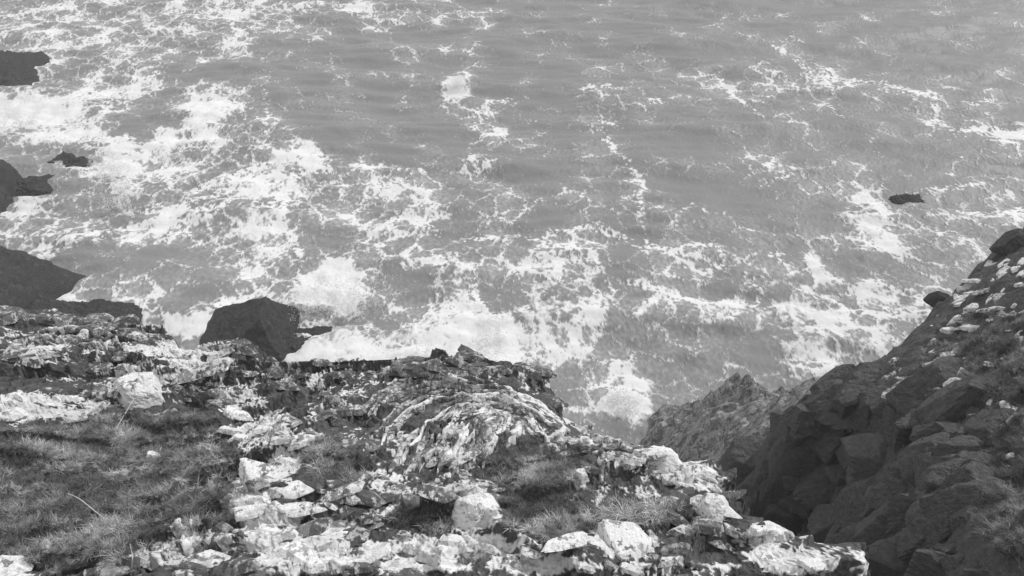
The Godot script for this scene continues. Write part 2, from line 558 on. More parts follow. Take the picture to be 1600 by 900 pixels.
	for k in w * h:
		var d := dens[k] / 255.0
		var g := grain[k] / 255.0 - 0.5
		var c := cloud[k] / 255.0 - 0.5
		var e := d * 1.28 - 0.10 + c * 0.5 + g * 0.24 + lines[k] / 255.0 * (0.5 + g)
		var f := 0.0
		if e > 0.0:
			var t := e * sqrt(e) * 0.62 + e * 0.05
			var l := maxf(1.0 - w2[k] / 255.0 / (t * (0.35 + maxf(0.0, c + g * 0.5) * 2.0)), maxf(1.0 - (255 - w3[k]) / 255.0 / (t * 1.25), 1.0 - (255 - w1[k]) / 255.0 / (t * 1.4)))
			l = clampf((l + maxf(0.0, e - 0.74) * 1.6) * 2.2, 0.0, 1.0)
			f = l * clampf(0.42 + e * 0.75 + c * 0.5, 0.3, 1.0) + minf(e, 0.7) * clampf(0.24 + c * 0.9 + g * 0.5, 0.0, 0.6)
		f = clampf(f * (1.0 + g * 0.5) + (g * 0.10 + c * 0.05) * (0.3 + d), 0.0, 1.0)
		col[k] = tone[int(f * 1000)]
		rough[k] = int((0.50 + 0.42 * f) * 255)
		f = clampf(f, 0.0, 1.0)
		hgt[k] = int(clampf(0.30 + ripple[k] / 255.0 * 0.32 + f * 0.28 + g * 0.14, 0, 1) * 255)
	var nim := Image.create_from_data(w, h, false, Image.FORMAT_L8, hgt)
	nim.bump_map_to_normal_map(3.0)
	nim.generate_mipmaps()
	return [grey(col, w, h), grey(rough, w, h), ImageTexture.create_from_image(nim)]

func swell(x: float, z: float) -> float:
	return nz_wave.get_noise_2d(x * 0.5 - z * 0.2, z * 1.5) * 0.5 + nz_wave.get_noise_2d(x * 1.2 + 200.0, z * 4.2) * 0.16

func sea_y(x: float, z: float) -> float:
	var y := swell(x, z)
	if x > SEA_X0 and x < SEA_X1 and z > SEA_Z0 and z < SEA_Z1:
		var i := int((x - SEA_X0) / (SEA_X1 - SEA_X0) * (foam_low.get_width() - 1))
		var j := int((z - SEA_Z0) / (SEA_Z1 - SEA_Z0) * (foam_low.get_height() - 1))
		y += foam_low.get_pixel(i, j).r * 0.10 + nz_wave.get_noise_2d(x * 9.0, z * 9.0) * 0.20 * foam_low.get_pixel(i, j).r
	return y

const LICHEN := [[330, 590, 40, 22, .52], [420, 590, 50, 22, .46], [520, 595, 60, 18, .5], [560, 630, 50, 18, .46], [480, 655, 40, 20, .5], [540, 690, 36, 12, .5], [380, 610, 30, 20, .55], [300, 570, 40, 12, .6], [650, 600, 60, 10, .5], [760, 612, 60, 10, .5], [600, 860, 60, 14, .85], [640, 880, 60, 12, .85], [420, 850, 50, 14, .8], 
	[60, 627, 90, 12, .78], [40, 560, 60, 9, .72], [60, 597, 70, 8, .55], [50, 645, 80, 12, .85], [130, 632, 36, 10, .7], [215, 607, 40, 20, .9], [250, 545, 46, 14, .82], [290, 542, 36, 22, .76],
	[330, 552, 30, 10, .7], [200, 577, 30, 10, .6], [262, 585, 46, 8, .82], [100, 530, 110, 24, .36], [170, 512, 46, 12, .5], [30, 530, 40, 8, .55], [365, 640, 16, 20, .85], [390, 680, 20, 22, .8], [430, 668, 26, 22, .8],
	[405, 630, 18, 10, .7], [345, 620, 8, 20, .45], [470, 690, 26, 22, .66], [430, 702, 50, 12, .6], [450, 726, 30, 12, .85], [410, 746, 36, 13, .9], [385, 790, 32, 22, .95], [432, 800, 32, 30, .88],
	[462, 795, 24, 26, .78], [400, 830, 28, 18, .85], [520, 785, 40, 11, .62], [512, 830, 26, 18, .8], [560, 820, 26, 13, .6], [590, 746, 36, 12, .68], [625, 690, 14, 34, .6], [690, 700, 30, 24, .5], 
	[722, 722, 34, 18, .66], [820, 650, 30, 10, .6], [655, 768, 56, 11, .7], [600, 592, 60, 14, .45], [700, 588, 60, 10, .42], [742, 795, 36, 36, 1.0], [722, 826, 24, 10, .8],
	[630, 840, 16, 12, .7], [300, 862, 70, 22, .9], [330, 846, 36, 9, .9], [480, 872, 84, 26, .9], [560, 870, 56, 22, .85], [700, 856, 86, 14, .95], [765, 850, 56, 14, .95], [850, 882, 66, 15, .9], [20, 890, 24, 11, 1],
	[975, 850, 48, 18, .95], [940, 842, 50, 18, .72], [1000, 886, 90, 8, .7], [680, 886, 50, 9, .9], [905, 750, 11, 16, 1], [940, 770, 12, 36, .6], [930, 692, 50, 8, .66], [900, 680, 46, 8, .7], [1000, 690, 24, 7, .9],
	[975, 722, 26, 10, .7], [1035, 722, 26, 20, 1], [1082, 746, 32, 20, .95], [1010, 776, 36, 12, .6], [1110, 796, 24, 20, 1], [1130, 760, 36, 9, .7], [1060, 826, 36, 9, .7], [1200, 836, 36, 11, .9], [1215, 810, 9, 7, 1],
	[1180, 852, 56, 8, .6], [1222, 876, 64, 16, .95], [1262, 886, 46, 13, .9], [1150, 886, 36, 9, .8], [1310, 872, 36, 16, .5], [850, 600, 30, 10, .45], [890, 650, 16, 14, .6], [235, 712, 8, 10, .8], [380, 760, 30, 6, .6]]
const HEATH := [[150, 770, 210, 95, 1], [60, 840, 120, 50, 1], [250, 700, 110, 50, .9], [520, 722, 52, 34, .95], [850, 775, 70, 58, 1], [880, 820, 60, 26, .9], [670, 812, 56, 20, .8], [985, 800, 66, 20, .8], [560, 655, 40, 16, .4], [810, 720, 60, 30, .8], [100, 690, 130, 30, .7]]
const BARE := [[690, 660, 60, 34, .5], [770, 640, 60, 16, .5], [50, 600, 60, 9, .7], [60, 578, 70, 7, .7], [440, 615, 30, 14, .6], [322, 660, 14, 30, .7], [470, 640, 14, 26, .6], [350, 700, 16, 8, .6], [520, 660, 20, 14, .6], [600, 650, 22, 40, .7], [480, 750, 14, 30, .9], [560, 780, 20, 14, .8], [640, 800, 40, 14, .8], [900, 710, 34, 15, 1], [380, 880, 36, 16, .9], [580, 882, 18, 12, .9], [820, 858, 16, 10, .9],
	[1060, 780, 30, 18, .9], [1060, 860, 40, 14, .9], [1110, 870, 40, 10, .8], [1180, 800, 40, 20, 1], [690, 790, 26, 16, .6], [870, 640, 16, 16, .8], [780, 600, 40, 8, .8], [960, 740, 14, 20, .7], [1170, 890, 26, 10, .8]]

const BLUFF_LICHEN := [[1500, 472, 30, 12, .6], [1530, 452, 30, 11, .65], [1572, 434, 30, 11, .75], [1605, 420, 30, 11, .8], [1500, 515, 20, 12, .58], [1590, 530, 25, 18, .7], [1480, 560, 20, 14, .55], [1540, 600, 40, 20, .45], [1512, 672, 20, 18, .55], [1470, 682, 24, 9, .55],
	[1592, 740, 25, 40, .5], [1570, 560, 30, 18, .55], [1440, 520, 40, 18, .45], [1425, 612, 20, 10, .5], [1495, 606, 22, 12, .8], [1580, 640, 16, 10, .8], [1560, 480, 26, 12, .5], [1390, 590, 16, 8, .5], [1620, 600, 40, 30, .5]]

func land_material(area: Rect2, w: int, h: int, height: Callable, guess: Callable, lichen: Array, bare: Array, heath: Array, base: float, dark: float) -> StandardMaterial3D:
	var lw := w / 8
	var lh := h / 8
	var low := PackedByteArray()
	var turf := PackedByteArray()
	low.resize(lw * lh)
	turf.resize(lw * lh)
	var at := 0
	for j in lh:
		var down := area.position.y + area.size.y * (j + 0.5) / lh
		for i in lw:
			var x := area.position.x + area.size.x * (i + 0.5) / lw
			var z: float = guess.call(x, down)
			var y := 0.0
			for k in 3:
				y = height.call(x, z)
				z = lerpf(z, (down + 0.43 * y) / 0.9, 0.7)
			var p := seen_at(Vector3(x, y, z))
			var v := blob_value(lichen, p, base)
			v -= 0.5 * hole_value(bare, p)
			var g := hole_value(heath, p)
			low[at] = int(clampf(v - g * 0.45 * (1.0 if v < 0.6 else 0.2), 0, 1) * 255)
			turf[at] = int(g * 255)
			at += 1
	var im := Image.create_from_data(lw, lh, false, Image.FORMAT_L8, low)
	im.resize(w, h, Image.INTERPOLATE_CUBIC)
	var dens := im.get_data()
	im = Image.create_from_data(lw, lh, false, Image.FORMAT_L8, turf)
	im.resize(w, h, Image.INTERPOLATE_CUBIC)
	var soil := im.get_data()
	var layers := []
	for q in [[11, 0.012, 4], [12, 0.045, 4], [13, 0.16, 3]]:
		var wi := noise(q[0], q[1], q[2]).get_image(w, h, false, false, true)
		wi.convert(Image.FORMAT_L8)
		layers.append(wi.get_data())
	var a: PackedByteArray = layers[0]
	var b: PackedByteArray = layers[1]
	var c: PackedByteArray = layers[2]
	var lut := PackedInt32Array()
	for k in 1001:
		lut.append(srgb(k / 1000.0))
	var col := PackedByteArray()
	var hgt := PackedByteArray()
	col.resize(w * h)
	hgt.resize(w * h)
	for k in w * h:
		var x := a[k] / 255.0 - 0.5
		var y := b[k] / 255.0 - 0.5
		var f := c[k] / 255.0 - 0.5
		var m := clampf((dens[k] / 255.0 + x * 0.45 + y * 0.75 + f * 0.5 - 0.49) * 12.0, 0.0, 1.0)
		var s := soil[k] / 255.0
		var rock := dark * (1.0 + y * 0.9 + f * 0.8 + x * 0.6)
		rock = lerpf(rock, 0.075 + f * 0.06, s)
		var pale := 0.70 * (1.0 + f * 0.5 + y * 0.35)
		col[k] = lut[int(clampf(lerpf(rock, pale, m), 0, 1) * 1000)]
		hgt[k] = int(clampf(0.45 + m * 0.08 + y * 0.5 + f * 0.4, 0, 1) * 255)
	var m := StandardMaterial3D.new()
	m.albedo_texture = grey(col, w, h)
	m.roughness = 0.92
	m.metallic_specular = 0.3
	var nim := Image.create_from_data(w, h, false, Image.FORMAT_L8, hgt)
	nim.bump_map_to_normal_map(9.0)
	nim.generate_mipmaps()
	m.normal_enabled = true
	m.normal_texture = ImageTexture.create_from_image(nim)
	return m

# ------------------------------------------------------------------ plants
func tuft_mesh(seed_: int, blades: int, tall: float) -> ArrayMesh:
	var rng := RandomNumberGenerator.new()
	rng.seed = seed_
	var v := PackedVector3Array()
	var ix := PackedInt32Array()
	for k in blades:
		var a := rng.randf() * TAU
		var root := Vector3(rng.randf_range(-0.03, 0.03), 0, rng.randf_range(-0.03, 0.03))
		var lean := Vector3(cos(a), 0, sin(a)) * rng.randf_range(0.25, 1.1)
		var l := tall * rng.randf_range(0.5, 1.1)
		var side := Vector3(-sin(a), 0, cos(a)) * rng.randf_range(0.0014, 0.0034)
		var o := v.size()
		for s in 4:
			var t := s / 3.0
			var p := root + Vector3(0, l * t * (1.0 - 0.35 * t), 0) + lean * l * t * t
			if s < 3:
				v.append(p - side * (1.0 - 0.6 * t))
				v.append(p + side * (1.0 - 0.6 * t))
			else:
				v.append(p)
		for s in 2:
			ix.append_array([o + s * 2, o + s * 2 + 2, o + s * 2 + 1, o + s * 2 + 1, o + s * 2 + 2, o + s * 2 + 3])
		ix.append_array([o + 4, o + 6, o + 5])
	return mesh_of(v, ix)

func scatter(called: String, label: String, mesh: Mesh, patches: Array, count: int, height: Callable, seed_: int, small: float, large: float, dull := 0.13, bright := 0.62) -> void:
	var rng := RandomNumberGenerator.new()
	rng.seed = seed_
	var xf := []
	var cl := []
	var total := 0.0
	for p in patches:
		total += p[2] * p[3]
	for p in patches:
		for k in int(count * p[2] * p[3] / total):
			var a := rng.randf() * TAU
			var r := sqrt(rng.randf()) * 1.15
			var px: float = p[0] + cos(a) * r * p[2]
			var py: float = p[1] + sin(a) * r * p[3]
			if nz_mid.get_noise_2d(px * 0.03, py * 0.05) < -0.22 + maxf(0.0, r - 0.8):
				continue
			var at := on_land(px, py, height, 3.0, 30.0)
			if (at - EYE).length() > 32.0:
				continue
			var s := rng.randf_range(small, large) * clampf(1.0 + 0.9 * nz_mid.get_noise_2d(at.x * 1.7 + 8.0, at.z * 1.7), 0.5, 1.5)
			var b := Basis(Vector3.UP, rng.randf() * TAU).scaled(Vector3(s, s * rng.randf_range(0.7, 1.2), s))
			xf.append(Transform3D(b, Vector3(at.x, height.call(at.x, at.z) - 0.01, at.z)))
			var v := rng.randf()
			var t := lerpf(dull, bright, v * v) * clampf(1.0 + 1.5 * nz_big.get_noise_2d(at.x * 5.0, at.z * 5.0) + 0.8 * nz_mid.get_noise_2d(at.x * 3.0, at.z * 3.0), 0.45, 1.7)
			cl.append(Color(t, t, t))
	var mm := MultiMesh.new()
	mm.transform_format = MultiMesh.TRANSFORM_3D
	mm.use_colors = true
	mm.mesh = mesh
	mm.instance_count = xf.size()
	for k in xf.size():
		mm.set_instance_transform(k, xf[k])
		mm.set_instance_color(k, cl[k])
	var o := MultiMeshInstance3D.new()
	o.multimesh = mm
	o.material_override = M.grass
	o.name = numbered(called)
	add_child(o)
	tag(o, label, "grass", "", "stuff")

func stem(points: Array, thick: float, label: String) -> void:
	# a dry stalk through pixels [x, y, height above the ground]
	var path := []
	for p in points:
		var g := on_land(p[0], p[1], ledge_y, 3.0, 20.0)
		path.append(g - ray(p[0], p[1]).normalized() * p[2])
	var c := Curve3D.new()
	for k in path.size():
		var a: Vector3 = path[maxi(k - 1, 0)]
		var b: Vector3 = path[mini(k + 1, path.size() - 1)]
		c.add_point(path[k], (a - b) / 6.0, (b - a) / 6.0)
	var pts := c.tessellate(4, 3)
	var origin := pts[0]
	var v := PackedVector3Array()
	var ix := PackedInt32Array()
	for k in pts.size():
		var dir := (pts[mini(k + 1, pts.size() - 1)] - pts[maxi(k - 1, 0)]).normalized()
		var u := dir.cross(Vector3.UP).normalized()
		var n := u.cross(dir)
		var r := thick * lerpf(1.0, 0.45, float(k) / pts.size())
		for s in 6:
			v.append(pts[k] - origin + (u * cos(s * TAU / 6) + n * sin(s * TAU / 6)) * r)
	for k in pts.size() - 1:
		for s in 6:
			var a := k * 6 + s
			var b := k * 6 + (s + 1) % 6
			ix.append_array([a, b, a + 6, b, b + 6, a + 6])
	var o := put(mesh_of(v, ix), "dry_grass_stem", M.straw)
	o.position = origin
	tag(o, label, "grass stem", "dry stems standing out of the grass")

# ------------------------------------------------------------------ spray
func spray(called: String, label: String, puffs: Array, seed_: int, drops: int) -> void:
	# puffs: [centre, radii, density]; one burst of spray made of misty lobes and flung drops
	var rng := RandomNumberGenerator.new()
	rng.seed = seed_
	var root := Node3D.new()
	root.name = numbered(called)
	add_child(root)
	root.position = puffs[0][0]
	tag(root, label, "spray", "bursts of spray", "stuff")
	var mm := MultiMesh.new()
	mm.transform_format = MultiMesh.TRANSFORM_3D
	var ball := SphereMesh.new()
	ball.radius = 1.0
	ball.height = 2.0
	ball.radial_segments = 6
	ball.rings = 3
	mm.mesh = ball
	mm.instance_count = drops
	var jets := []
	for k in 70:
		var p: Array = puffs[rng.randi() % puffs.size()]
		var at: Vector3 = (p[0] as Vector3) + Vector3(rng.randfn(0, 0.45), 0, rng.randfn(0, 0.45)) * (p[1] as Vector3)
		at.y = 0.1
		jets.append([at - (puffs[0][0] as Vector3), Vector3(rng.randfn(0, 0.5) * p[1].x, p[1].y * rng.randf_range(0.5, 2.4), rng.randfn(0, 0.5) * p[1].z), rng.randf_range(0.05, 0.22)])
	for k in drops:
		var j: Array = jets[rng.randi() % jets.size()]
		var t := pow(rng.randf(), 1.4)
		var v: Vector3 = j[1]
		var at: Vector3 = (j[0] as Vector3) + Vector3(v.x * t, v.y * t * (1.0 - 0.6 * t) * 1.6, v.z * t) + Vector3(rng.randfn(), rng.randfn(), rng.randfn()) * (j[2] * (0.3 + t))
		var r := 0.007 + 0.014 * pow(rng.randf(), 4.0)
		mm.set_instance_transform(k, Transform3D(Basis.IDENTITY.scaled(Vector3.ONE * r), at))
	var o := MultiMeshInstance3D.new()
	o.multimesh = mm
	o.material_override = M.drop
	o.name = "drops"
	root.add_child(o, true)
	o.set_meta("kind", "stuff")

# ------------------------------------------------------------------ scene
func _ready() -> void:
	var cam := Camera3D.new()
	cam.name = "camera"
	cam.position = EYE
	cam.rotation_degrees = Vector3(PITCH, 0, 0)
	cam.fov = 40.0
	cam.near = 0.1
	cam.far = 2000.0
	add_child(cam)
	var sky_mat := ProceduralSkyMaterial.new()
	sky_mat.sky_top_color = Color(0.72, 0.72, 0.72)
	sky_mat.sky_horizon_color = Color(0.86, 0.86, 0.86)
	sky_mat.sky_curve = 0.2
	sky_mat.ground_bottom_color = Color(0.4, 0.4, 0.4)
	sky_mat.ground_horizon_color = Color(0.8, 0.8, 0.8)
	var sky := Sky.new()
	sky.sky_material = sky_mat
	var env := Environment.new()
	env.background_mode = Environment.BG_SKY
	env.sky = sky
	env.background_energy_multiplier = 1.4
	env.tonemap_mode = Environment.TONE_MAPPER_LINEAR
	env.tonemap_exposure = 1.0
	env.fog_enabled = true          # thin salt haze in the air over the surf
	env.fog_light_color = Color(0.95, 0.95, 0.95)
	env.fog_density = 0.002
	env.sdfgi_enabled = true
	env.ssao_enabled = true
	env.ssil_enabled = true
	var we := WorldEnvironment.new()
	we.name = "environment"
	we.environment = env
	add_child(we)
	var sun := DirectionalLight3D.new()
	sun.name = "sun"
	sun.light_color = Color(1, 1, 1)
	sun.light_energy = 0.70
	sun.light_angular_distance = 0.6
	sun.shadow_enabled = true
	add_child(sun)
	sun.look_at_from_position(Vector3(0.60, 0.70, -0.40) * 100.0, Vector3.ZERO)

	nz_big = noise(21, 0.35, 3)
	nz_mid = noise(22, 1.1, 4)
	nz_fine = noise(23, 5.5, 4)
	nz_warp = noise(24, 0.45, 3)
	nz_wave = noise(25, 0.12, 4)
	# the rim of the ledge: where its sloping top breaks off, from the far left round to the gully on the right
	for p in [[-420, 470], [-200, 480], [0, 492], [110, 494], [210, 506], [235, 524], [310, 534], [420, 566], [520, 574], [600, 574], [700, 580], [800, 596], [868, 620], [905, 664], [960, 696], [1060, 706], [1112, 736], [1150, 765], [1210, 800], [1290, 838], [1345, 880], [1370, 960], [1400, 1100], [1500, 1400]]:
		var d := ray(p[0], p[1])
		var t := 2.5 / (-d.y + 0.62 * d.z)
		ledge_edge.append(Vector2(d.x * t, d.z * t))
	for p in [[4.0, 6], [4.1, 0], [4.5, -3], [5.7, -6], [6.7, -8.6], [6.9, -10.2], [5.7, -10.7], [5.6, -11.3], [6.6, -11.8], [7.9, -12.1], [9.6, -13.4], [11.4, -15.0], [13.2, -16.8], [18, -20], [30, -26]]:
		bluff_edge.append(Vector2(p[0], p[1]))

	# materials
	M.lichen = [lichen_material(101, 0.66, 0.12, 0.76, 0.9), lichen_material(111, 0.50, 0.115, 0.7, 1.1), lichen_material(121, 0.36, 0.115, 0.62, 1.0)]
	M.sea_rock = lichen_material(131, 0.30, 0.052, 0.10, 0.45, 2.4)
	M.bluff = lichen_material(151, 0.16, 0.09, 0.17, 0.5, 2.0)
	M.foot = lichen_material(141, 0.47, 0.12, 0.38, 0.55, 2.0)
	M.grass = StandardMaterial3D.new()
	M.grass.vertex_color_use_as_albedo = true
	M.grass.roughness = 0.85
	M.grass.metallic_specular = 0.2
	M.grass.backlight = Color(0.3, 0.3, 0.3)
	M.straw = StandardMaterial3D.new()
	M.straw.albedo_color = Color(0.78, 0.78, 0.78)
	M.straw.roughness = 0.8
	M.drop = StandardMaterial3D.new()
	M.drop.albedo_color = Color(0.95, 0.95, 0.95)
	M.drop.roughness = 0.5
	M.drop.backlight = Color(0.9, 0.9, 0.9)

	build_sea()
	build_land()
	build_sea_rocks()
	build_stones()
	build_plants()
	build_spray()

func build_sea() -> void:
	var tex := sea_textures()
	var m := StandardMaterial3D.new()
	m.albedo_texture = tex[0]
	m.roughness_texture = tex[1]
	m.roughness_texture_channel = BaseMaterial3D.TEXTURE_CHANNEL_RED
	m.roughness = 1.0
	m.normal_enabled = true
	m.normal_texture = tex[2]
	m.metallic_specular = 0.35
	var zs := PackedFloat32Array()
	for z in [-1500.0, -800.0, -400.0, -220.0, -140.0, -100.0, -82.0, -74.0]:
		zs.append(z)
	var z := SEA_Z0
	while z < -8.0:
		zs.append(z)
		z += 0.16
	for e in [-6.0, -2.0, 4.0, 14.0]:
		zs.append(e)
	var o := put(grid_mesh(func(zz): return Vector2(-52, 52) if zz > -75 else Vector2(-52.0 + (zz + 75.0) * 1.2, 52.0 - (zz + 75.0) * 1.2), zs, 520, sea_y, Rect2(SEA_X0, SEA_Z0, SEA_X1 - SEA_X0, SEA_Z1 - SEA_Z0)), "sea", m)
	tag(o, "grey sea streaked with webs of white foam", "", "", "structure")

func build_land() -> void:
	var area := Rect2(-9.0, -15.6, 12.0, 7.0)
	var zs := PackedFloat32Array()
	var z := -14.5
	while z < 3.0:
		zs.append(z)
		z += clampf(0.0045 * (2.2 - z), 0.014, 0.05) if z < -1.0 else 0.12
	var ledge_mat := land_material(area, 2048, 1192, ledge_y, func(_x, d): return (d + 8.4) / 0.633, LICHEN, BARE, HEATH, 0.34, 0.10)
	var ledge := put(grid_mesh(func(zz): return Vector2(minf(zz * 0.95 - 1.6, -3.5), 5.1 if zz > -6.0 else 2.9), zs, 660, ledge_y, area, true), "cliff_ledge", ledge_mat)
	tag(ledge, "lichen-covered bedrock of the near cliff edge", "", "", "structure")
	zs = PackedFloat32Array()
	z = -28.0
	while z < 4.0:
		zs.append(z)
		z += 0.06
	area = Rect2(2.6, -30.0, 23.4, 23.4)
	var bluff := put(grid_mesh(func(_z): return Vector2(2.6, 26.0), zs, 380, bluff_y, area, true), "cliff_headland", M.bluff)
	tag(bluff, "dark steep headland falling into the gully on the right", "", "", "structure")
	zs = PackedFloat32Array()
	z = -24.0
	while z < -9.5:
		zs.append(z)
		z += 0.05
	var foot := put(grid_mesh(func(_z): return Vector2(0.5, 13.0), zs, 230, foot_y, area, true), "cliff_foot", M.foot)
	tag(foot, "mid-grey wave-washed rocks at the foot of the headland", "", "", "structure")

func build_sea_rocks() -> void:
	var put_rock := func(called: String, label: String, planes: Array, at: Vector3, size: Vector3, turn: float, seed_: int, rough: float) -> void:
		var o := put(rock_mesh(seed_, planes, 40, rough), called, M.sea_rock)
		o.position = at
		o.scale = size
		o.rotation.y = turn
		tag(o, label, "rock", "dark rocks standing in the surf")
	var V := func(x, y, z): return Vector3(x, y, z).normalized()
	put_rock.call("sea_stack", "dark pointed rock standing in white surf just beyond the ledge",
		[[V.call(-0.62, 0.78, 0.1), 0.45], [V.call(0.93, 0.3, 0.0), 0.62], [V.call(0.15, 0.42, 0.9), 0.8], [V.call(0, 0.6, -0.8), 0.7], [V.call(-0.9, 0.1, 0.3), 1.35], [V.call(0, -1, 0), 0.8], [V.call(-0.3, 0.2, 0.93), 0.9], [V.call(0.6, 0.1, 0.8), 0.9]], on_height(398, 532, 0) + Vector3(0, 0.4, 0), Vector3(2.05, 1.8, 1.8), 0.0, 301, 0.07)
	put_rock.call("low_sea_rock", "low dark shelf of rock at the right foot of the pointed rock",
		[[V.call(0.1, 1, -0.1), 0.35], [V.call(0.9, 0.4, 0.0), 1.0], [V.call(-1, 0.1, 0), 1.0], [V.call(0, 0.5, 0.9), 0.8], [V.call(0, 0.5, -0.9), 0.6], [V.call(0, -1, 0), 0.6]], on_height(472, 538, -0.28), Vector3(1.2, 1.15, 1.1), 0.2, 302, 0.14)
	put_rock.call("sea_crag", "large black crag at the left edge, sloping down to the right into the surf",
		[[V.call(0.55, 0.85, 0.0), 0.75], [V.call(0.8, 0.6, 0.2), 0.9], [V.call(0, 0.5, 0.9), 0.8], [V.call(0.1, 0.6, -0.8), 0.8], [V.call(-1, 0, 0), 1.8], [V.call(0, -1, 0), 0.8], [V.call(0.3, 0.9, 0.3), 0.9]], on_height(-70, 505, 0), Vector3(3.3, 5.2, 3.6), 0.0, 303, 0.13)
	put_rock.call("low_sea_rock", "flat dark rock tongue reaching from the left crag toward the pointed rock",
		[[V.call(0.1, 1, 0.1), 0.4], [V.call(0.9, 0.3, 0.0), 1.2], [V.call(-1, 0.1, 0), 1.2], [V.call(0, 0.4, 0.9), 1.0], [V.call(0, 0.6, -0.8), 0.5], [V.call(0, -1, 0), 0.6]], on_height(135, 510, 0), Vector3(1.7, 2.3, 1.6), 0.0, 304, 0.12)
	put_rock.call("sea_crag", "dark upright crag cut off by the left edge, above the white gap in the surf",
		[[V.call(0.9, 0.35, 0.0), 0.8], [V.call(0.5, 0.85, 0.1), 1.1], [V.call(0, 0.4, 0.9), 0.8], [V.call(0, 0.5, -0.9), 0.8], [V.call(-1, 0, 0), 1.5], [V.call(0, -1, 0), 0.8]], on_height(-62, 325, 0), Vector3(2.7, 4.2, 2.6), 0.1, 305, 0.13)
	put_rock.call("awash_rock", "dark rock awash with thin water near the upper left corner",
		[[V.call(0.2, 1, 0.1), 0.35], [V.call(0.9, 0.45, 0.1), 0.95], [V.call(-1, 0.1, 0), 1.2], [V.call(0.1, 0.5, 0.9), 0.8], [V.call(0, 0.5, -0.9), 0.8], [V.call(0, -1, 0), 0.5]], on_height(0, 128, -0.25), Vector3(2.3, 2.4, 3.4), 0.2, 306, 0.2)
	put_rock.call("awash_rock", "small dark rock half sunk in foam left of the big foam band",
		[[V.call(0.1, 1, 0.1), 0.3], [V.call(0.9, 0.5, 0.0), 0.9], [V.call(-0.9, 0.4, 0), 0.9], [V.call(0, 0.6, 0.8), 0.6], [V.call(0, 0.6, -0.8), 0.6], [V.call(0, -1, 0), 0.5]], on_height(112, 260, -0.12), Vector3(1.1, 1.1, 1.0), -0.4, 307, 0.22)
	put_rock.call("awash_rock", "low dark rock touching the foot of the upright left crag",
		[[V.call(0.2, 1, 0.1), 0.3], [V.call(0.9, 0.5, 0.0), 0.9], [V.call(-0.9, 0.4, 0), 0.9], [V.call(0, 0.6, 0.8), 0.6], [V.call(0, 0.6, -0.8), 0.6], [V.call(0, -1, 0), 0.5]], on_height(48, 294, -0.1), Vector3(1.2, 1.1, 1.1), 0.3, 308, 0.2)
	put_rock.call("awash_rock", "lone dark rock just breaking the surface right of the foam mass, off the headland",
		[[V.call(0.0, 1, 0.1), 0.22], [V.call(0.9, 0.5, 0.0), 1.0], [V.call(-0.9, 0.4, 0), 1.0], [V.call(0, 0.6, 0.8), 0.5], [V.call(0, 0.6, -0.8), 0.5], [V.call(0, -1, 0), 0.5]], on_height(1414, 314, -0.25), Vector3(0.75, 0.75, 0.6), 0.1, 309, 0.32)

